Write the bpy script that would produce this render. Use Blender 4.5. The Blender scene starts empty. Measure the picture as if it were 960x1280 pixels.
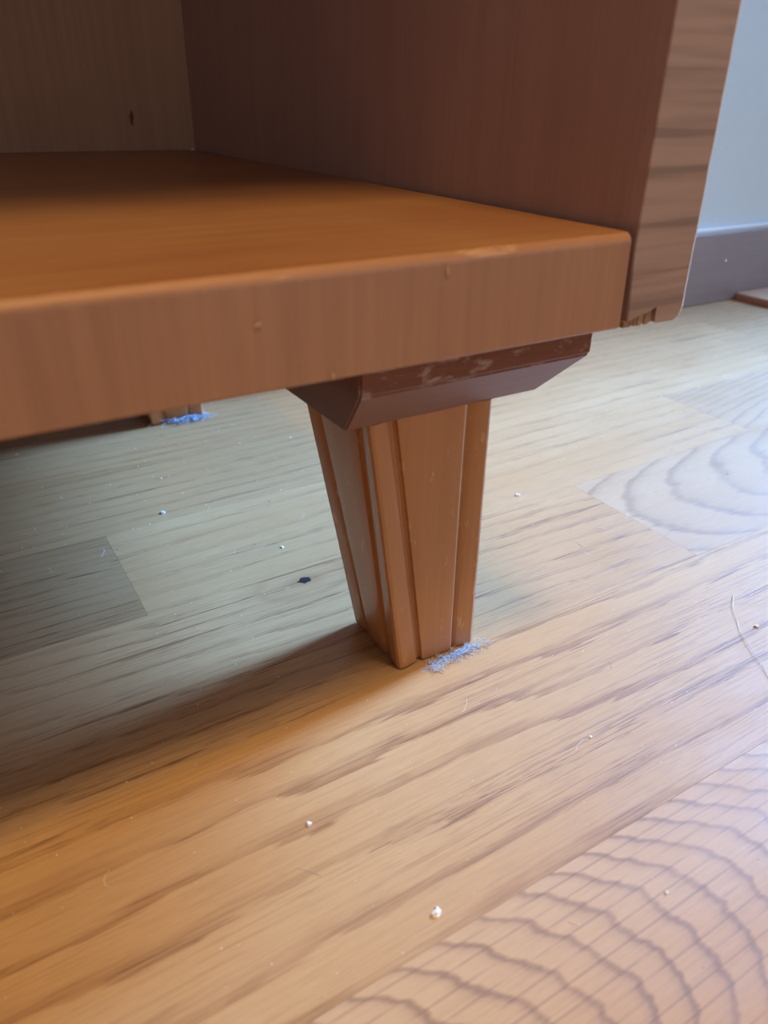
import bpy, bmesh, math, random
from mathutils import Vector, Matrix, noise as mnoise

random.seed(7)
S = bpy.context.scene
COL = S.collection
H = 0.1325                       # height of the cabinet's bottom board above the floor

# ---------------------------------------------------------------- camera
cam_d = bpy.data.cameras.new('camera')
cam = bpy.data.objects.new('camera', cam_d)
COL.objects.link(cam)
FW = Vector((0.46003748, 0.74219717, -0.48734883))
RT = Vector((0.85422839, -0.51968393, 0.01491567))
UP = Vector((0.24219699, 0.42316897, 0.87307998))
M = Matrix((RT, UP, -FW)).transposed().to_4x4()
M.translation = Vector((-0.1688, -0.14547, 0.05728 + H))
cam.matrix_world = M
cam_d.sensor_fit = 'VERTICAL'
cam_d.sensor_height = 36.0
cam_d.lens = 935.6 / 1280 * 36.0
cam_d.clip_start = 0.01
cam_d.dof.use_dof = True
cam_d.dof.focus_distance = 0.30
cam_d.dof.aperture_fstop = 13.0
S.camera = cam

# ---------------------------------------------------------------- light and exposure
S.view_settings.view_transform = 'Standard'
S.view_settings.look = 'None'
S.view_settings.gamma = 1.0
S.view_settings.use_curve_mapping = False
S.view_settings.exposure = 0.0

W = bpy.data.worlds.new('world')
S.world = W
W.use_nodes = True
W.node_tree.nodes['Background'].inputs[0].default_value = (1.0, 0.86, 0.78, 1)
W.node_tree.nodes['Background'].inputs[1].default_value = 0.25


def area(name, loc, target, sx, sy, energy, color, spread=180):
    d = bpy.data.lights.new(name, 'AREA')
    d.shape = 'RECTANGLE'
    d.size, d.size_y = sx, sy
    d.energy = energy
    d.color = color
    d.spread = math.radians(spread)
    o = bpy.data.objects.new(name, d)
    COL.objects.link(o)
    o.location = loc
    dr = Vector(target) - Vector(loc)
    o.rotation_euler = dr.to_track_quat('-Z', 'Y').to_euler()
    return o


# daylight through the glazed door in the right wall (low, bluish)
area('window_daylight', (1.08, 0.225, 0.68), (0.24, 0.18, 0.0), 0.24, 1.15, 6.2, (0.25, 0.522, 1.0), 30)
# warm room lamp, high in front of the cabinet
area('ceiling_lamp', (-0.02, -0.40, 1.55), (-0.12, -0.08, 0.0), 0.24, 0.24, 1.6, (1.0, 0.68, 0.31), 56)
# unseen soft fill, added front right to lift and cool the cabinet front
area('front_fill', (0.9, -1.5, 0.7), (0.0, 0.0, 0.15), 0.9, 1.0, 5.5, (0.74, 0.82, 1.0))




# ---------------------------------------------------------------- node helpers
class N:
    def __init__(s, name):
        s.m = bpy.data.materials.new(name)
        s.m.use_nodes = True
        s.t = s.m.node_tree
        s.b = s.t.nodes['Principled BSDF']

    def n(s, typ, **kw):
        x = s.t.nodes.new(typ)
        for k, v in kw.items():
            setattr(x, k, v)
        return x

    def set(s, sock, v):
        if hasattr(v, 'links') or hasattr(v, 'is_linked'):
            s.t.links.new(v, sock)
        else:
            sock.default_value = v

    def math(s, op, a, b=0.0, c=None, clamp=False):
        x = s.n('ShaderNodeMath', operation=op, use_clamp=clamp)
        s.set(x.inputs[0], a)
        s.set(x.inputs[1], b)
        if c is not None:
            s.set(x.inputs[2], c)
        return x.outputs[0]

    def coord(s):
        tc = s.n('ShaderNodeTexCoord')
        return tc.outputs['Object']

    def vscale(s, v, sc, loc=(0, 0, 0)):
        mp = s.n('ShaderNodeMapping')
        s.set(mp.inputs['Vector'], v)
        mp.inputs['Scale'].default_value = sc
        mp.inputs['Location'].default_value = loc
        return mp.outputs[0]

    def noise(s, v, scale=1.0, detail=3.0, rough=0.5, dist=0.0):
        x = s.n('ShaderNodeTexNoise')
        s.set(x.inputs['Vector'], v)
        x.inputs['Scale'].default_value = scale
        x.inputs['Detail'].default_value = detail
        x.inputs['Roughness'].default_value = rough
        x.inputs['Distortion'].default_value = dist
        return x.outputs['Fac']

    def ramp(s, f, pts, ease='LINEAR'):
        x = s.n('ShaderNodeValToRGB')
        x.color_ramp.interpolation = ease
        s.set(x.inputs[0], f)
        e = x.color_ramp.elements
        while len(e) < len(pts):
            e.new(0.5)
        for i, (p, c) in enumerate(pts):
            e[i].position = p
            e[i].color = (c, c, c, 1) if isinstance(c, (int, float)) else (*c, 1)
        return x.outputs[0]

    def mix(s, f, a, b, mode='MIX'):
        x = s.n('ShaderNodeMix', data_type='RGBA', blend_type=mode)
        s.set(x.inputs[0], f)
        s.set(x.inputs[6], a if not isinstance(a, tuple) else (*a, 1))
        s.set(x.inputs[7], b if not isinstance(b, tuple) else (*b, 1))
        return x.outputs[2]

    def bump(s, h, strength=0.3, dist=0.001):
        x = s.n('ShaderNodeBump')
        x.inputs['Strength'].default_value = strength
        x.inputs['Distance'].default_value = dist
        s.set(x.inputs['Height'], h)
        s.t.links.new(x.outputs[0], s.b.inputs['Normal'])

    def out(s, col, rough=0.5, spec=0.5, coat=0.0, coat_rough=0.2):
        s.set(s.b.inputs['Base Color'], col if not isinstance(col, tuple) else (*col, 1))
        s.set(s.b.inputs['Roughness'], rough)
        s.b.inputs['Specular IOR Level'].default_value = spec
        s.b.inputs['Coat Weight'].default_value = coat
        s.b.inputs['Coat Roughness'].default_value = coat_rough
        return s.m


OAK_L = (0.55, 0.345, 0.175)
OAK_D = (0.29, 0.130, 0.055)


def oak(name, kind='straight', seed=0.0, light=OAK_L, dark=OAK_D, tone=1.0, period=0.016,
        y0=0.0, k=24.0, amp=0.006, ring_w=0.6, pore=1.0, lines=0.0, slope=0.0, sgn=1.0, ref=0.0, levels=None, spot=None):
    """oak lacquered strip: growth rings cut by the surface, pores along x"""
    q = N(name)
    co = q.coord()
    sp = q.n('ShaderNodeSeparateXYZ')
    q.set(sp.inputs[0], co)
    X, Y = sp.outputs[0], sp.outputs[1]
    n1 = q.noise(q.vscale(co, (7, 26, 7), (seed * 3.1, seed * 7.7, seed)), 1.0, 3.0, 0.55)
    n2 = q.noise(q.vscale(co, (40, 210, 40), (seed, seed * 2, seed)), 1.0, 2.0, 0.6)
    n3 = q.noise(q.vscale(co, (22, 620, 20), (seed, seed * 2, seed)), 1.0, 3.0, 0.65)
    nn = q.math('MULTIPLY', q.math('SUBTRACT', n1, 0.5), amp * 2)
    nn = q.math('ADD', nn, q.math('MULTIPLY', q.math('SUBTRACT', n2, 0.5), amp * 0.5))
    if kind == 'straight':
        nn = q.math('ADD', nn, q.math('MULTIPLY', q.math('SUBTRACT', n3, 0.5), amp * 0.6))
    if kind == 'straight':
        L = q.math('ADD', q.math('ADD', Y, q.math('MULTIPLY', X, slope)), nn)
    else:
        dy = q.math('SUBTRACT', Y, y0)
        L = q.math('ADD', X, q.math('MULTIPLY', q.math('MULTIPLY', dy, dy), k * sgn))
        L = q.math('ADD', L, nn)
        L = q.math('MULTIPLY', L, sgn)
    fr = q.math('FRACT', q.math('DIVIDE', q.math('SUBTRACT', L, ref), period))
    # a sharp start of the early wood that fades out over the ring
    if kind == 'straight':
        ring = q.ramp(fr, [(0.0, 0.0), (0.05, 1.0), (0.16, 0.8), (0.36, 0.10), (1.0, 0.0)])
    else:
        ring = q.ramp(fr, [(0.0, 0.0), (0.45, 0.06), (0.66, 0.28), (0.80, 1.0), (0.86, 0.8), (0.95, 0.0)])
    # flames: rings fade in and out along the strip
    fl = q.noise(q.vscale(co, (9, 34, 9), (seed * 5 + 3, seed, 0)), 1.0, 3.0, 0.6)
    fl = q.ramp(fl, [(0.36, 0.15), (0.62, 1.0)] if kind == 'straight' else [(0.30, 0.5), (0.55, 1.0)])
    # pores: thin dark dashes along the grain
    p1 = q.noise(q.vscale(co, (55, 1500, 50), (seed, seed * 9, 0)), 1.0, 2.0, 0.6)
    p1 = q.ramp(p1, [(0.54, 0.0), (0.59, 1.0)])
    p2 = q.noise(q.vscale(co, (14, 900, 20), (seed * 2, seed * 4, 0)), 1.0, 2.0, 0.5)
    p2 = q.ramp(p2, [(0.555, 0.0), (0.59, 1.0)])
    dk = q.math('MULTIPLY', ring, q.math('MULTIPLY', fl, ring_w))
    # pores only where the early wood is
    pm = q.math('ADD', q.math('MULTIPLY', ring, 0.8), 0.30)
    pores = q.math('MULTIPLY', q.math('ADD', q.math('MULTIPLY', p1, 0.8), q.math('MULTIPLY', p2, 0.85)), pm)
    pv = q.noise(q.vscale(co, (6, 60, 5), (seed * 3, 4, seed)), 1.0, 2.0, 0.5)
    pv = q.ramp(pv, [(0.38, 0.45), (0.60, 1.25)])
    pores = q.math('MULTIPLY', q.math('MULTIPLY', pores, pv), pore)
    tot = q.math('ADD', q.math('MULTIPLY', dk, 0.75 if kind == 'straight' else 0.95), 0.0, clamp=True)
    if lines > 0:
        # long straight scored-looking pore lines along the board
        wob = q.noise(q.vscale(co, (6, 60, 5), (0, seed, 0)), 1.0, 1.0, 0.5)
        yy = q.math('ADD', Y, q.math('MULTIPLY', wob, 0.004))
        f2 = q.math('FRACT', q.math('DIVIDE', yy, 0.0042))
        ln = q.ramp(f2, [(0.0, 1.0), (0.06, 0.8), (0.13, 0.0), (0.95, 0.0), (1.0, 1.0)])
        brk = q.noise(q.vscale(co, (45, 260, 5), (seed, 0, 0)), 1.0, 2.0, 0.5)
        brk = q.ramp(brk, [(0.38, 0.0), (0.52, 1.0)])
        tot = q.math('ADD', tot, q.math('MULTIPLY', q.math('MULTIPLY', ln, brk), lines), clamp=True)
    big = q.noise(q.vscale(co, (5, 16, 5), (seed * 2, seed, 5)), 1.0, 2.0, 0.5)
    fine = q.noise(q.vscale(co, (90, 900, 90), (seed, 1, 2)), 1.0, 3.0, 0.7)
    lt = q.mix(q.ramp(big, [(0.3, 0.0), (0.7, 1.0)]), tuple(c * tone for c in light), tuple(c * tone * f for c, f in zip(light, (0.90, 0.82, 0.72))))
    lt = q.mix(q.math('MULTIPLY', q.ramp(fine, [(0.35, 1.0), (0.65, 0.0)]), 0.16), lt, tuple(c * tone for c in dark))
    c = q.mix(tot, lt, tuple(x * tone for x in dark))
    c = q.mix(q.math('MULTIPLY', pores, 0.66, clamp=True), c, tuple(x * tone * 0.66 for x in dark))
    if spot:
        # darker halo of curling grain around the knot
        sx, sy = spot
        dx = q.math('MULTIPLY', q.math('SUBTRACT', X, sx), 0.55)
        dyy = q.math('SUBTRACT', Y, sy)
        d = q.math('SQRT', q.math('ADD', q.math('MULTIPLY', dx, dx), q.math('MULTIPLY', dyy, dyy)))
        d = q.math('ADD', d, q.math('MULTIPLY', q.math('SUBTRACT', n2, 0.5), 0.004))
        h = q.ramp(q.math('DIVIDE', d, 0.02), [(0.0, 0.7), (0.14, 0.45), (0.30, 0.10), (0.45, 0.12), (0.6, 0.34), (0.72, 0.08), (1.0, 0.0)])
        c = q.mix(h, c, tuple(x * tone for x in dark))
    rg = q.noise(q.vscale(co, (30, 60, 30)), 1.0, 3.0, 0.6)
    rough = q.ramp(rg, [(0.3, 0.42), (0.7, 0.54)])
    q.bump(q.math('SUBTRACT', 1.0, q.math('MULTIPLY', pores, 1.0)), 0.2, 0.0003)
    return q.out(c, rough, 0.5, 0.2, 0.34)


def stain(name, base, dark, axis='z', fine=900, streak=60, rough=0.5, contrast=0.5, worn=None, worn_scale=60, worn_cut=0.55, seed=0, bands=0.0, band_axis='z', coat=0.15, ply=0.0, blotch=0.35):
    """orange-brown varnished wood, grain along one axis"""
    q = N(name)
    co = q.coord()
    lo = {'x': 0.03, 'y': 0.03, 'z': 0.03}
    def sc(hi, along):
        return tuple(along if a == axis else hi for a in 'xyz')
    a = q.noise(q.vscale(co, sc(fine, fine * 0.025), (seed, seed, seed)), 1.0, 3.0, 0.6)
    b = q.noise(q.vscale(co, sc(streak * 3, streak * 0.12), (seed * 2, seed, seed)), 1.0, 4.0, 0.6)
    c = q.noise(q.vscale(co, (14, 14, 14), (seed, 2, 3)), 1.0, 2.0, 0.5)
    f = q.math('ADD', q.math('MULTIPLY', q.ramp(a, [(0.35, 0.0), (0.65, 1.0)]), 0.45 * contrast), q.math('MULTIPLY', q.ramp(b, [(0.35, 0.0), (0.68, 1.0)]), 0.6 * contrast))
    f = q.math('ADD', f, q.math('MULTIPLY', q.ramp(c, [(0.35, 0.0), (0.65, 1.0)]), blotch), clamp=True)
    col = q.mix(f, base, dark)
    if bands > 0:
        bs = tuple({'x': 10, 'y': 6, 'z': 230}[k] if band_axis == 'z' else 10 for k in 'xyz')
        d = q.noise(q.vscale(co, bs, (0, 0, 1.7)), 1.0, 2.5, 0.55, 0.2)
        d = q.ramp(d, [(0.44, 0.0), (0.56, 0.35), (0.66, 1.0)])
        col = q.mix(q.math('MULTIPLY', d, bands), col, tuple(x * 0.42 for x in dark))
    if worn:
        w = q.noise(q.vscale(co, sc(worn_scale * 2, worn_scale * 0.7), (5, 6, 7)), 1.0, 4.0, 0.7)
        w = q.ramp(w, [(worn_cut, 0.0), (worn_cut + 0.1, 1.0)])
        col = q.mix(q.math('MULTIPLY', w, 0.75), col, worn)
    q.bump(q.math('ADD', a, b), 0.12, 0.0003)
    return q.out(col, rough, 0.45, coat, 0.3)


def plain(name, col, rough=0.6, spec=0.3, grain=0.0, metallic=0.0):
    q = N(name)
    co = q.coord()
    n_ = q.noise(q.vscale(co, (120, 120, 120)), 1.0, 3.0, 0.6)
    c = q.mix(q.math('MULTIPLY', n_, 0.25), col, tuple(x * 0.8 for x in col))
    if grain:
        q.bump(n_, grain, 0.0005)
    q.b.inputs['Metallic'].default_value = metallic
    return q.out(c, rough, spec)


BASE = (0.37, 0.135, 0.048)
DARK = (0.245, 0.078, 0.028)
WORN = (0.56, 0.33, 0.17)
m_face = stain('stained_edge_veneer', (0.40, 0.212, 0.125), (0.315, 0.155, 0.090), 'z', 700, 90, 0.5, 0.8, WORN, 26, 0.67, 1, blotch=0.15)
m_top = stain('stained_shelf_top', (0.44, 0.215, 0.085), (0.34, 0.140, 0.056), 'x', 500, 40, 0.42, 0.75, (0.60, 0.32, 0.12), 120, 0.66, 2, coat=0.3, blotch=0.5)
m_edge = stain('worn_edge', (0.43, 0.205, 0.095), (0.34, 0.15, 0.07), 'x', 500, 50, 0.55, 0.5, WORN, 50, 0.55, 3)
m_side = stain('stained_side_veneer', (0.46, 0.30, 0.29), (0.38, 0.24, 0.225), 'z', 800, 60, 0.5, 0.7, None, seed=4, coat=0.2)  # mauve in the base colour stands in for lens haze
m_back = stain('back_panel_veneer', (0.66, 0.46, 0.34), (0.48, 0.31, 0.22), 'z', 300, 30, 0.55, 0.6, None, seed=5, coat=0.0)
m_endgrain = stain('side_panel_edge', (0.40, 0.275, 0.235), (0.32, 0.21, 0.175), 'x', 500, 60, 0.6, 0.6, (0.48, 0.33, 0.24), 40, 0.74, 6, bands=0.6)
m_leg = stain('leg_varnish', (0.50, 0.225, 0.085), (0.38, 0.150, 0.055), 'z', 700, 60, 0.42, 0.5, (0.62, 0.38, 0.20), 120, 0.60, 7, coat=0.35, blotch=0.2)
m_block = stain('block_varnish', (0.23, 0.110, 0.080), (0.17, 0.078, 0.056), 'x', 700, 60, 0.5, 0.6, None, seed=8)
m_blockworn = stain('block_worn_edge', (0.26, 0.10, 0.055), (0.17, 0.06, 0.035), 'x', 900, 90, 0.7, 0.6, (0.46, 0.35, 0.27), 110, 0.54, 9, coat=0)
m_raw = stain('raw_splintered_wood', (0.50, 0.33, 0.20), (0.26, 0.14, 0.08), 'z', 900, 200, 0.8, 1.0, None, seed=10, coat=0)
m_gap = plain('dark_gap_strip', (0.05, 0.025, 0.018), 0.8)
m_base = stain('skirting_varnish', (0.34, 0.285, 0.30), (0.28, 0.23, 0.24), 'x', 300, 30, 0.5, 0.5, None, seed=11)
m_thr = stain('pale_board', (0.58, 0.36, 0.22), (0.50, 0.28, 0.16), 'x', 300, 30, 0.5, 0.5, None, seed=12)
m_threg = stain('board_edge', (0.42, 0.20, 0.12), (0.34, 0.15, 0.09), 'x', 300, 30, 0.6, 0.5, None, seed=13)
m_wall = plain('white_wall_paint', (0.74, 0.86, 0.93), 0.75, 0.2, 0.1)
m_caulk = plain('white_filler_bead', (0.85, 0.88, 0.90), 0.5, 0.4)
m_sub = plain('underlay', (0.10, 0.06, 0.03), 0.9)
m_knot = plain('knot_wood', (0.012, 0.010, 0.012), 0.6, 0.3)
m_blue = plain('blue_lint', (0.50, 0.63, 0.82), 0.9, 0.1)
m_dust = plain('pale_dust', (0.80, 0.80, 0.78), 0.8, 0.2)
m_crumb = plain('white_crumb', (0.88, 0.86, 0.80), 0.7, 0.3)
m_rawpale = stain('pale_scuffed_wood', (0.55, 0.34, 0.20), (0.42, 0.22, 0.12), 'z', 900, 300, 0.7, 0.8, None, seed=31, coat=0)
m_knotp = plain('panel_knot', (0.24, 0.12, 0.075), 0.6)
m_glintwear = stain('glint_worn_arris', (0.75, 0.68, 0.60), (0.62, 0.50, 0.40), 'z', 600, 120, 0.35, 0.8, None, seed=30)  # pale colour paints the window highlight along arrises, with some wear
m_hair = plain('pale_hair', (0.80, 0.80, 0.76), 0.4, 0.5)
m_frame = plain('white_window_frame', (0.8, 0.8, 0.8), 0.4, 0.4)
m_screw = plain('screw_metal', (0.45, 0.42, 0.40), 0.4, 0.5, 0, 0.9)


# ---------------------------------------------------------------- mesh helpers
def link(name, bm, mats, parent=None, smooth=False):
    me = bpy.data.meshes.new(name)
    bmesh.ops.recalc_face_normals(bm, faces=bm.faces)
    bm.to_mesh(me)
    bm.free()
    for m in (mats if isinstance(mats, (list, tuple)) else [mats]):
        me.materials.append(m)
    if smooth:
        for p in me.polygons:
            p.use_smooth = True
    o = bpy.data.objects.new(name, me)
    COL.objects.link(o)
    if parent:
        o.parent = parent
    return o


def box(bm, x0, x1, y0, y1, z0, z1):
    v = [bm.verts.new(c) for c in ((x0, y0, z0), (x1, y0, z0), (x1, y1, z0), (x0, y1, z0), (x0, y0, z1), (x1, y0, z1), (x1, y1, z1), (x0, y1, z1))]
    return [bm.faces.new([v[i] for i in f]) for f in ((0, 3, 2, 1), (4, 5, 6, 7), (0, 1, 5, 4), (1, 2, 6, 5), (2, 3, 7, 6), (3, 0, 4, 7))]


def bbox_bm(x0, x1, y0, y1, z0, z1, bev=0.0, seg=2):
    bm = bmesh.new()
    box(bm, x0, x1, y0, y1, z0, z1)
    if bev:
        bmesh.ops.bevel(bm, geom=bm.edges[:], offset=bev, segments=seg, affect='EDGES', profile=0.5)
    return bm


def by_normal(o, rule):
    for p in o.data.polygons:
        p.material_index = rule(p.normal, p.center)


def thing(name, label, cat, loc=(0, 0, 0), group=None):
    o = bpy.data.objects.new(name, None)
    o.empty_display_size = 0.02
    COL.objects.link(o)
    o.location = loc
    return tag(o, label, cat, group)


def tag(o, label, cat, group=None):
    o['label'] = label
    o['category'] = cat
    if group:
        o['group'] = group
    return o


def struct(o):
    o['kind'] = 'structure'
    return o


# ---------------------------------------------------------------- floor: oak strips
FX0, FX1, FY0, WY = -1.15, 1.12, -0.75, 0.361
floor = struct(link('floor', bbox_bm(FX0, FX1, FY0, WY + 0.012, -0.012, -0.0075), m_sub))

gen = [oak('oak_strip_%d' % i, 'straight', seed=3.7 * i + 1.3, tone=t, period=pr, amp=am, slope=sl, ring_w=rw)
       for i, (t, pr, am, sl, rw) in enumerate([(1.0, 0.012, 0.007, 0.02, 0.5), (0.90, 0.010, 0.006, -0.03, 0.45), (1.06, 0.017, 0.010, 0.03, 0.55), (0.95, 0.009, 0.005, 0.0, 0.5)])]
m_cath = oak('oak_cathedral_near', 'cath', 21.0, light=(0.59, 0.37, 0.19), dark=(0.30, 0.16, 0.085), period=0.0125, y0=-0.087, k=22, amp=0.012, ring_w=1.0, pore=0.35, lines=0.6, sgn=1.0, ref=0.0025)
m_cath2 = oak('oak_cathedral_far', 'cath', 13.0, light=(0.50, 0.325, 0.185), dark=(0.27, 0.15, 0.085), period=0.036, y0=0.071, k=28, amp=0.022, ring_w=0.7, pore=0.5, sgn=-1.0, ref=-0.156)
m_main = oak('oak_flame_strip', 'straight', 5.3, period=0.0150, amp=0.013, slope=0.03, ring_w=1.1, pore=1.0, light=(0.575, 0.355, 0.165), dark=(0.31, 0.135, 0.050))
m_mid = oak('oak_fine_strip', 'straight', 9.1, period=0.0095, amp=0.010, slope=0.05, ring_w=0.65, pore=1.1, spot=(-0.053, 0.108))
m_darkpc = oak('oak_brown_piece', 'straight', 17.0, period=0.006, amp=0.004, slope=0.02, ring_w=0.5, pore=1.3, tone=0.74)
m_far = oak('oak_far_strip', 'straight', 2.2, period=0.012, amp=0.006, slope=-0.03, ring_w=0.3, pore=0.7, tone=0.98)

rows = [(-0.057, 0.033), (0.033, 0.117), (0.117, 0.191), (0.191, 0.265), (0.265, 0.339), (0.339, 0.371),
        (-0.131, -0.057), (-0.205, -0.131)]
y = -0.205
while y > FY0:
    rows.append((max(y - 0.074, FY0), y))
    y -= 0.074
special = {
    0: ([-0.62, 0.62], {(-0.62, 0.62): m_main}),
    1: ([-0.47, 0.118, 0.55], {(-0.47, 0.118): m_mid, (0.118, 0.55): m_cath2}),
    2: ([-0.55, -0.120, 0.278, 0.71], {(-0.55, -0.120): m_darkpc, (-0.120, 0.278): m_far, (0.278, 0.71): m_cath2}),
    3: ([-0.42, 0.05, 0.44], {(-0.42, 0.05): gen[1], (0.05, 0.44): m_far}),
    6: ([-0.48, 0.36], {(-0.48, 0.36): m_cath}),
}
G = 0.00002
for ri, (ya, yb) in enumerate(rows):
    rnd = random.Random(ri * 11 + 5)
    cuts, mats = special.get(ri, ([-0.3 + rnd.uniform(-0.15, 0.15)], {}))
    cuts = list(cuts)
    while cuts[0] > FX0:
        cuts.insert(0, max(FX0, cuts[0] - rnd.uniform(0.34, 0.52)))
    while cuts[-1] < FX1:
        cuts.append(min(FX1, cuts[-1] + rnd.uniform(0.34, 0.52)))
    for a, b in zip(cuts, cuts[1:]):
        mt = mats.get((a, b)) or rnd.choice(gen)
        bm = bmesh.new()
        fs = box(bm, a + G, b - G, ya + G, yb - G, -0.0075, 0.0)
        top = fs[1]
        bmesh.ops.bevel(bm, geom=list(top.edges), offset=0.00005, segments=1, affect='EDGES')
        link('plank', bm, mt, floor)

bm = bmesh.new()                                                     # small black knot in the strip behind the leg
r = random.Random(3)
ring = []
c0 = bm.verts.new((-0.053, 0.108, 0.00012))
for i in range(14):
    a = i / 14 * math.tau
    rr = 0.0022 * (1 + r.uniform(-0.25, 0.25))
    ring.append(bm.verts.new((-0.053 + rr * 1.5 * math.cos(a), 0.108 + rr * math.sin(a), 0.0)))
for i in range(14):
    bm.faces.new((c0, ring[i], ring[(i + 1) % 14]))
kn = link('knot', bm, m_knot, floor)
kn['label'] = 'small black knot'

# ---------------------------------------------------------------- walls, skirting
struct(link('wall_back', bbox_bm(FX0, FX1 + 0.1, WY + 0.012, WY + 0.11, -0.012, 2.4), m_wall))
bs = struct(link('baseboard_back', bbox_bm(FX0, FX1, WY, WY + 0.012, 0.0, 0.0712, 0.0012, 2), m_base))
link('filler_bead', bbox_bm(FX0, FX1, WY + 0.0055, WY + 0.012, 0.0705, 0.0752, 0.0012, 2), m_caulk, bs)
bm = bmesh.new()
bmesh.ops.create_cone(bm, cap_ends=True, segments=16, radius1=0.0017, radius2=0.0012, depth=0.0006,
                      matrix=Matrix.Translation((0.5604, WY - 0.0002, H - 0.0903)) @ Matrix.Rotation(math.pi / 2, 4, 'X'))
link('screw', bm, m_screw, bs)
# right wall with the glazed door that lets the daylight in
wr = bmesh.new()
X0, X1 = FX1, FX1 + 0.1
box(wr, X0, X1, FY0, -0.55, -0.012, 2.4)
box(wr, X0, X1, 0.345, WY + 0.012, -0.012, 2.4)
box(wr, X0, X1, -0.55, 0.345, 2.05, 2.4)
box(wr, X0, X1, -0.55, 0.345, -0.012, 0.04)
struct(link('wall_right', wr, m_wall))
fr = bmesh.new()
for a in ((X0 + .02, X0 + .07, -0.55, -0.50, 0.04, 2.05), (X0 + .02, X0 + .07, 0.295, 0.345, 0.04, 2.05),
          (X0 + .02, X0 + .07, -0.50, 0.295, 0.04, 0.09), (X0 + .02, X0 + .07, -0.50, 0.295, 2.0, 2.05)):
    box(fr, *a)
struct(link('window_1', fr, m_frame))

# flat board lying at the foot of the skirting
brd = link('floor_board', bbox_bm(0.5890, 1.10, 0.235, WY - 0.0005, 0.0, 0.0075, 0.0012, 2), [m_thr, m_threg])
by_normal(brd, lambda n, c: 0 if n.z > 0.5 else 1)
tag(brd, 'thin pale wooden board lying on the floor against the skirting', 'board')

# ---------------------------------------------------------------- cabinet
LX, D, CH = -0.98, 0.357, 0.33      # left end, inner depth, height of the compartment
cab = thing('cabinet', 'low orange-brown varnished open wooden cabinet on short tapered legs', 'cabinet', (-0.47, 0.18, 0.0))
cab_inv = Matrix.Translation((0.47, -0.18, 0.0))


def part(name, bm, mats, parent=cab, smooth=False):
    bmesh.ops.transform(bm, matrix=cab_inv, verts=bm.verts)
    return link(name, bm, mats, parent, smooth)


def sliver(bm, amp, seed, cond):
    """tiny irregular wear of selected vertices"""
    for v in bm.verts:
        if cond(v.co):
            v.co += Vector([mnoise.noise(v.co * 180 + Vector((seed + i * 9, 0, 0))) for i in range(3)]) * amp


# bottom board: front top arris softly rounded, right end slightly off the side panel
bm = bmesh.new()
prof = [(0.0, 0.0006), (0.0006, 0.0)]
R = 0.0026
prof = [(0.0005, 0.0), (0.0, 0.0005)]
for i in range(7):
    a = i / 6 * math.pi / 2
    prof.append((R - R * math.cos(a), 0.0254 - R + R * math.sin(a)))
prof += [(D + 0.004, 0.0254), (D + 0.004, 0.0)]
NX = 240
prev = None
caps = []
for i in range(NX + 1):
    x = LX + 0.0262 + (-0.0010 - LX - 0.0262) * i / NX
    t = max(0.0, min(1.0, (x + 0.17) / 0.17))
    rowv = []
    for j, (py, pz) in enumerate(prof):
        dz = 0.0006 * t * (pz / 0.0254) * (1 - py / D) - 0.0003 * (1 - t) * (pz / 0.0254) * (1 - py / D)
        w = 0.00022 if 1 < j < 9 else 0
        xx = x - (0.0011 * (pz / 0.0254) if i == NX else 0)
        nz = mnoise.noise(Vector((x * 160, 3, 0))) + 0.6 * mnoise.noise(Vector((x * 520, 9, 0)))
        rowv.append(bm.verts.new((xx, py + w * nz, H + pz + dz - w * nz)))
    if prev:
        for j in range(len(prof)):
            k = (j + 1) % len(prof)
            f = bm.faces.new((prev[j], rowv[j], rowv[k], prev[k]))
    else:
        bm.faces.new(rowv)
    prev = rowv
bm.faces.new(prev)
bmesh.ops.recalc_face_normals(bm, faces=bm.faces)
o = part('bottom_board', bm, [m_face, m_top, m_edge])
by_normal(o, lambda n, c: 2 if (-n.y > 0.25 and n.z > 0.3) else (1 if n.z > 0.7 else 0))

def mark(name, c, w, h, seed, mat, y, label=None):
    r = random.Random(seed)
    bm = bmesh.new()
    ce = bm.verts.new((c[0], y - 0.00012, c[1]))
    rg = []
    for i in range(11):
        a = i / 11 * math.tau
        k = 1 + r.uniform(-0.35, 0.35)
        rg.append(bm.verts.new((c[0] + w * k * math.cos(a), y - 0.00002, c[1] + h * k * math.sin(a))))
    for i in range(11):
        bm.faces.new((ce, rg[i], rg[(i + 1) % 11]))
    q_ = part(name, bm, mat, MARKP[0])
    if label:
        q_['label'] = label


MARKP = [o]
mark('scuff', (-0.1103, H + 0.0150), 0.0009, 0.0007, 1, m_rawpale, -0.0002, 'small pale scuff in the varnish')
mark('scuff', (-0.0930, H + 0.0012), 0.0004, 0.0010, 2, m_rawpale, -0.0002)
mark('scuff', (-0.0625, H + 0.0215), 0.0005, 0.0011, 3, m_rawpale, -0.0002)

# side panels
PT = 0.0255


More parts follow.
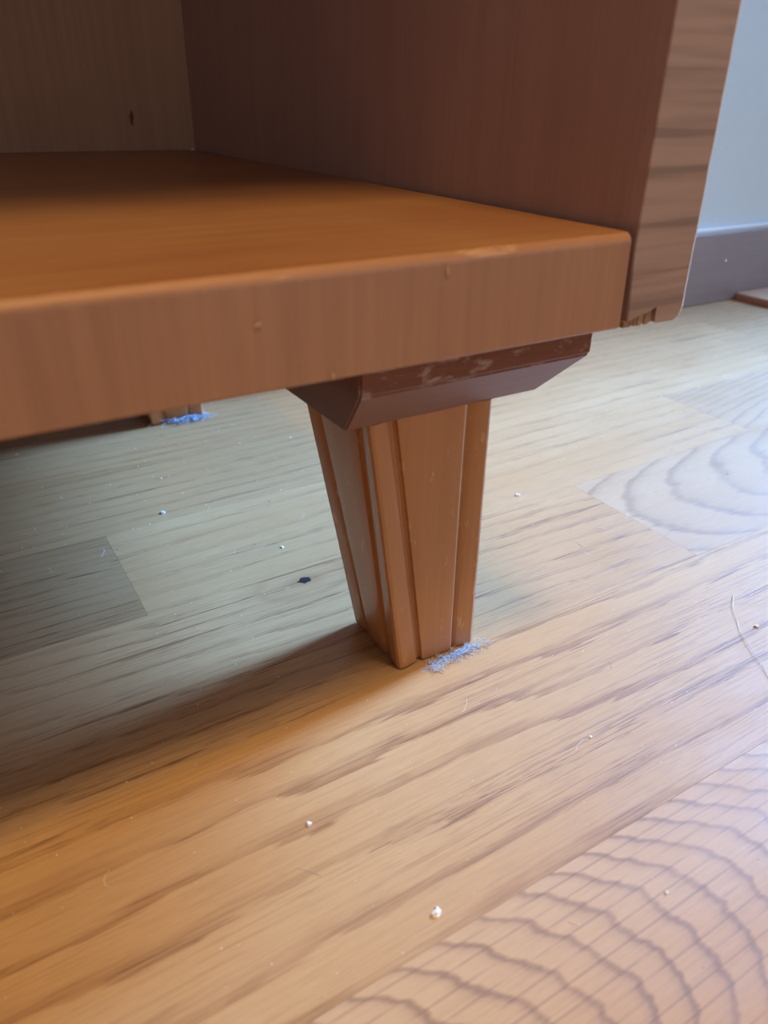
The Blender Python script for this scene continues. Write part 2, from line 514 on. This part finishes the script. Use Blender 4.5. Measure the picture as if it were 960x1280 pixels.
def side_panel(x0, chip):
    bm = bmesh.new()
    zb, zt = H - 0.0002, H + 0.0254 + CH + 0.025
    # outline of the front face in x, z (chip at the inner bottom corner, worn outer bottom corner)
    pts = []
    if chip:
        pts += [(0.0020, 0.0018), (0.0055, 0.0028), (0.0095, 0.0035), (0.0143, 0.0048), (0.0146, 0.0)]
        pts += [(PT - 0.003, -0.0002), (PT - 0.0008, 0.0010), (PT, 0.0035)]
    else:
        pts += [(0.001, 0.0), (PT - 0.001, 0.0), (PT, 0.001)]
    n = 90
    H2 = zt - zb
    for i in range(1, n):
        z = 0.004 + (H2 - 0.006) * i / n
        pts.append((PT + (0.00035 * mnoise.noise(Vector((0, 2, z * 130))) if chip else 0) - 0.0016 * min(1, z / 0.08) * (1 if chip else 0), z))
    pts += [(PT - 0.0015, H2), (0.0, H2)]
    for i in range(n - 1, 0, -1):
        z = 0.004 + (H2 - 0.006) * i / n
        wr_ = 0.0022 * max(0.0, 1 - z / 0.02) if chip else 0
        pts.append((0.0002 + wr_ + (0.0002 * mnoise.noise(Vector((7, 2, z * 150))) if chip else 0), z))
    e = 0.0006
    fr_ = [bm.verts.new((x0 + x + (e * 0.5 if x < PT / 2 else -0.0009), 0.0, zb + z)) for x, z in pts]
    f2 = [bm.verts.new((x0 + x, 0.00035, zb + z)) for x, z in pts]
    f3 = [bm.verts.new((x0 + x, 0.0035, zb + z)) for x, z in pts]
    bm.faces.new(fr_)
    m = len(pts)
    for A, B in ((fr_, f2), (f2, f3)):
        for i in range(m):
            bm.faces.new((A[i], A[(i + 1) % m], B[(i + 1) % m], B[i]))
    bmesh.ops.recalc_face_normals(bm, faces=bm.faces)
    # body behind the worn front layer
    box(bm, x0, x0 + PT - (0.0016 if chip else 0), 0.0034, D + 0.004, zb, zt)
    o = part('side_panel', bm, [m_side, m_endgrain, m_glintwear])
    by_normal(o, lambda n, c: 1 if n.y < -0.975 or (n.y < -0.2 and n.x < 0.1) else (2 if n.y < -0.2 else 0))  # outer front bevel gets the painted window highlight
    return o


sp = side_panel(0.0, True)
side_panel(LX, False)
# splintered raw wood left inside the chipped corner
bm = bmesh.new()
r = random.Random(4)
for i in range(9):
    x = 0.0012 + i * 0.00145
    zt = 0.0006 + 0.0026 * i / 8 + r.uniform(-0.0005, 0.0005)
    yy = 0.0008 + r.uniform(0, 0.0009)
    if i == 8:
        yy = 0.005
    box(bm, x, x + 0.00144, yy * 0.6, 0.0036, H - 0.0002 + r.uniform(-0.0003, 0.0003), H + zt + 0.0012)
o = part('chipped_corner', bm, m_raw, sp)
o['label'] = 'chipped bottom corner with splintered raw wood'
# dark strip filling the gap between board and panel
part('gap_strip', bbox_bm(-0.0012, 0.0004, 0.0030, 0.02, H + 0.0004, H + 0.0250), m_gap)

o = part('back_panel', bbox_bm(LX + PT, -0.0001, D, D + 0.003, H + 0.0256, H + 0.0254 + CH), m_back)
MARKP[0] = o
mark('knot', (-0.0369, H + 0.043), 0.0011, 0.0042, 6, m_knotp, D - 0.00002, 'small dark knot')
o = part('top_board', bbox_bm(LX + PT + .0002, -0.0002, 0.0, D + 0.004, H + 0.0256 + CH, H + 0.0254 + CH + 0.025, 0.001), [m_side, m_top])

# ---- legs: tapered square posts with fluted corners, each under a bevelled block
TOPW, FOOTW = 0.0470, 0.0345


def leg_section(h, ua, ur, y_off=0.0):
    """closed outline of one fluted square section, half size h; per side: ridge, cove, raised flat, cove, ridge"""
    side = []
    rr = (1 - ur)                       # ridge width (fraction)
    c = 0.0022                          # cove depth
    fl = 0.0005                         # flat sits a little behind the ridges
    us = [(-1 + rr * 0.20, 0.0), (-1 + rr * 0.55, 0.0002), (-ur - (1 - ur) * 0.15, 0.0006), (-ur, 0.0010), (-ur + (ur - ua) * 0.4, c), (-ur + (ur - ua) * 0.75, c * 1.05),
          (-ua - 0.026, c * 0.95), (-ua - 0.022, fl + 0.00016), (-ua, fl), (-ua * 0.5, fl * 0.8), (0.0, fl * 0.7)]
    us = us + [(-u, d) for u, d in reversed(us[:-1])]
    out = []
    for k in range(4):
        a = k * math.pi / 2
        ca, sa = math.cos(a), math.sin(a)
        for u, d in us:
            # front side runs along +x at y = -h
            x, yy = u * h, -h + d
            out.append((x * ca - yy * sa, x * sa + yy * ca))
        # rounded corner ridge
        q = h * rr * 0.20
        x, yy = h - q * 0.30, -h + q * 0.30
        out.append((x * ca - yy * sa, x * sa + yy * ca))
    return out


def leg_bm(cx_top, cy_top, cx, cy, seed):
    bm = bmesh.new()
    zt = H - 0.0292
    NZ = 40
    rings_ = []
    zs = [0.0, 0.0003, 0.0009] + [0.002 + (zt - 0.002) * i / NZ for i in range(NZ + 1)]
    for zi, z in enumerate(zs):
        t = z / zt
        w = FOOTW + (TOPW - FOOTW) * t
        h = w / 2 - (0.0010 if zi == 0 else 0.0004 if zi == 1 else 0)
        ua = 0.36 + 0.18 * t
        ur = 0.53 + 0.18 * t
        mx, my = cx + (cx_top - cx) * t, cy + (cy_top - cy) * t
        rv = []
        for i, (x, yy) in enumerate(leg_section(h, ua, ur)):
            zz = z
            nz = mnoise.noise(Vector((x * 150 + seed, yy * 150, z * 60)))
            if zi < 3:
                zz = z + 0.0012 * max(0, mnoise.noise(Vector((x * 90, yy * 90 + seed, 1))))
            k = 1 + 0.006 * nz * (1 - t)
            rv.append(bm.verts.new((mx + x * k, my + yy * k, zz)))
        rings_.append(rv)
    n = len(rings_[0])
    for A, B in zip(rings_, rings_[1:]):
        for i in range(n):
            f = bm.faces.new((A[i], A[(i + 1) % n], B[(i + 1) % n], B[i]))
            f.material_index = 1 if i in (12, 21) else 0  # thin right-hand arrises carry the painted highlight lines
    bm.faces.new(list(reversed(rings_[0])))
    bm.faces.new(rings_[-1])
    return bm


def block_bm(sx, sy, ox, oy):
    """mounting block; local: sawn flat inner end at x = -a, chamfered outer end and front"""
    bm = bmesh.new()
    zt, z1, z0 = H, H - 0.0150, H - 0.0294
    top = [(-0.0738, 0.0212), (0.0122, 0.0212), (0.0122, 0.098), (-0.0738, 0.098)]
    bot = [(-0.0722, 0.0333), (0.0010, 0.0333), (0.0010, 0.098), (-0.0722, 0.098)]
    L = []
    for pts, z in ((top, zt), (top, z1), (bot, z0)):
        L.append([bm.verts.new((ox + sx * x, oy + sy * yy, z)) for x, yy in pts])
    for A, B in zip(L, L[1:]):
        for i in range(4):
            bm.faces.new((A[i], A[(i + 1) % 4], B[(i + 1) % 4], B[i]))
    bm.faces.new(L[0])
    bm.faces.new(L[-1])
    bmesh.ops.recalc_face_normals(bm, faces=bm.faces)
    eds = [e for e in bm.edges if e.calc_length() > 0.001 and not all(abs(v.co.z - zt) < 1e-6 for v in e.verts)]
    bmesh.ops.bevel(bm, geom=eds, offset=0.0007, segments=2, affect='EDGES')
    return bm


def make_leg(sx, sy, ox, oy, seed):
    tx, ty, fx, fy = -0.0404, 0.0565, -0.0313, 0.0525
    P = lambda x, yy: (ox + sx * x, oy + sy * yy)
    a, b = P(tx, ty), P(fx, fy)
    leg = part('leg', leg_bm(a[0], a[1], b[0], b[1], seed), [m_leg, m_glintwear])
    by_normal_smooth(leg)
    bb = part('mounting_block', block_bm(sx, sy, ox, oy), [m_block, m_blockworn], leg)
    by_normal(bb, lambda n, c: 1 if (abs(n.z) < 0.3 and -n.y > 0.4) else 0)
    return leg


def by_normal_smooth(o):
    for p in o.data.polygons:
        p.use_smooth = abs(p.normal.z) < 0.5
    me = o.data
    # keep the arrises of the flutes crisp
    try:
        me.set_sharp_from_angle(angle=math.radians(24))
    except Exception:
        pass


DB = D + 0.004
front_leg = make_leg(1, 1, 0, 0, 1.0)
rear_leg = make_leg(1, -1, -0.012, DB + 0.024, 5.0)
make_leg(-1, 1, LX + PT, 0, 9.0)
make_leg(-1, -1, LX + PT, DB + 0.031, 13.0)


# ---------------------------------------------------------------- small stuff on the floor
def fibre(bm, pts, rad, sides=5):
    prev = None
    for i, p in enumerate(pts):
        p = Vector(p)
        d = (Vector(pts[min(i + 1, len(pts) - 1)]) - Vector(pts[max(i - 1, 0)])).normalized()
        a = d.orthogonal().normalized()
        b = d.cross(a)
        rv = [bm.verts.new(p + (a * math.cos(k / sides * math.tau) + b * math.sin(k / sides * math.tau)) * rad) for k in range(sides)]
        if prev:
            for k in range(sides):
                bm.faces.new((prev[k], prev[(k + 1) % sides], rv[(k + 1) % sides], rv[k]))
        prev = rv


def fluff(loc, ext, n, rad, seed, flen=0.006, h=0.0018):
    r = random.Random(seed)
    bm = bmesh.new()
    for _ in range(n):
        p = Vector((r.gauss(0, ext[0] * 0.4), r.gauss(0, ext[1] * 0.4), r.uniform(0.0003, h)))
        d = Vector((r.uniform(-1, 1), r.uniform(-1, 1), r.uniform(-0.4, 0.4))).normalized()
        pts = []
        for k in range(6):
            pts.append(p.copy())
            d = (d + Vector((r.uniform(-1, 1), r.uniform(-1, 1), r.uniform(-.7, .7))) * 0.7).normalized()
            p = p + d * flen / 5
            p.z = min(max(p.z, 0.0002), h)
        fibre(bm, pts, rad, 3)
    o = link('dust_fluff', bm, m_blue)
    o.location = loc
    return o


o = fluff((-0.0235, 0.0322, 0), (0.015, 0.0022), 150, 0.00009, 1, 0.0045, 0.0014)
tag(o, 'tuft of pale blue lint caught under the front edge of the near leg', 'lint')
o = fluff((-0.0345, 0.0300, 0), (0.006, 0.003), 40, 0.00009, 2, 0.004, 0.0013)
tag(o, 'small knot of blue lint at the near end of the tuft by the near leg', 'lint')
o = fluff((-0.038, 0.314, 0), (0.018, 0.004), 160, 0.00018, 3, h=0.003)
tag(o, 'bright blue lint lying at the foot of the far leg', 'lint')


def crumb(loc, size, seed, label, mat=m_crumb, group=None, sz=(1, 1, .7)):
    bm = bmesh.new()
    bmesh.ops.create_icosphere(bm, subdivisions=2, radius=size)
    for v in bm.verts:
        n_ = mnoise.noise(v.co / size * 1.3 + Vector((seed, 0, 0)))
        v.co *= 1 + 0.55 * n_
        v.co.x *= sz[0]
        v.co.y *= sz[1]
        v.co.z = max(v.co.z * sz[2], -size * 0.3)
    z0 = min(v.co.z for v in bm.verts)
    for v in bm.verts:
        v.co.z -= z0
    o = link('crumb', bm, mat)
    o.location = (loc[0], loc[1], 0.0)
    return tag(o, label, 'crumb', group)


crumb((-0.0915, -0.0505), 0.0011, 1.0, 'largest white crumb lying on the floor in the foreground', sz=(1.3, 0.8, 0.9))
crumb((-0.0905, -0.0495), 0.0006, 4.0, 'little pale flake touching the largest crumb', sz=(0.8, 1.4, 0.8))
crumb((0.083, 0.123), 0.0012, 2.0, 'pale bluish lint ball on the floor right of the leg', m_dust)
crumb((0.0935, -0.016), 0.0010, 3.0, 'pale lint ball beside the hair at the right', m_dust)
PX = [((-0.0338, -0.0777), 0.0006, 'white speck on the curved grain, lower right'),
      ((-0.089, 0.199), 0.0012, 'pale bluish lint speck on the shaded floor under the cabinet'),
      ((-0.050, 0.138), 0.0008, 'tiny white speck just behind the black knot'),
      ((-0.0105, -0.0255), 0.0006, 'white speck in the middle of the flame-grained strip'),
      ((-0.108, -0.008), 0.0008, 'pale speck left of the leg in front of the shadow')]
for i, (l, s_, lab) in enumerate(PX):
    crumb(l, s_, 5.0 + i, lab, m_dust)

bm = bmesh.new()
ctrl = [(0.1045, 0.0035), (0.1010, 0.001), (0.0955, -0.003), (0.089, -0.010), (0.084, -0.015), (0.0785, -0.0235), (0.074, -0.031), (0.069, -0.0385), (0.060, -0.050)]
pts = []
for i in range(len(ctrl) - 1):
    for k in range(5):
        t = k / 5
        p0, p1, p2, p3 = ctrl[max(i - 1, 0)], ctrl[i], ctrl[i + 1], ctrl[min(i + 2, len(ctrl) - 1)]
        f = lambda a, b, c, d: 0.5 * ((2 * b) + (-a + c) * t + (2 * a - 5 * b + 4 * c - d) * t * t + (-a + 3 * b - 3 * c + d) * t ** 3)
        pts.append((f(p0[0], p1[0], p2[0], p3[0]), f(p0[1], p1[1], p2[1], p3[1]), 0.0005 + 0.0006 * math.sin(i * 0.9 + t)**2))
fibre(bm, pts, 0.00013, 5)
o = link('hair', bm, m_hair)
tag(o, 'single pale curved hair lying on the floor at the right', 'hair')

# scattered dust: far too many specks to count
r = random.Random(12)
bm = bmesh.new()
for _ in range(900):
    x, yy = r.uniform(-0.2, 0.45), r.uniform(-0.12, 0.34)
    if -0.055 < x < -0.01 and 0.03 < yy < 0.075:
        continue
    s_ = r.choice([0.00012, 0.00016, 0.0002, 0.0002, 0.0003]) * (1 + 0.8 * max(0, yy) / 0.2)
    a = r.uniform(0, 6.28)
    v = [bm.verts.new((x + s_ * k * math.cos(a + q), yy + s_ * k * math.sin(a + q), 0.00002 + zz)) for q, k, zz in ((0, 1.2, 0), (2.1, .8, 0), (4.2, 1, 0), (1, .1, s_ * 1.1))]
    for f in ((0, 1, 2), (0, 1, 3), (1, 2, 3), (0, 2, 3)):
        bm.faces.new([v[i] for i in f])
for _ in range(55):
    x, yy = r.uniform(-0.2, 0.3), r.uniform(-0.1, 0.3)
    a = r.uniform(0, 6.28)
    pp, L_ = [], r.uniform(0.003, 0.009)
    for k in range(6):
        pp.append((x, yy, 0.0002))
        x += math.cos(a) * L_ / 5
        yy += math.sin(a) * L_ / 5
        a += r.uniform(-0.7, 0.7)
    fibre(bm, pp, 0.00005, 3)
o = link('floor_dust', bm, m_dust)
tag(o, 'fine pale dust specks and short fibres scattered over the oak floor', 'dust')
o['kind'] = 'stuff'
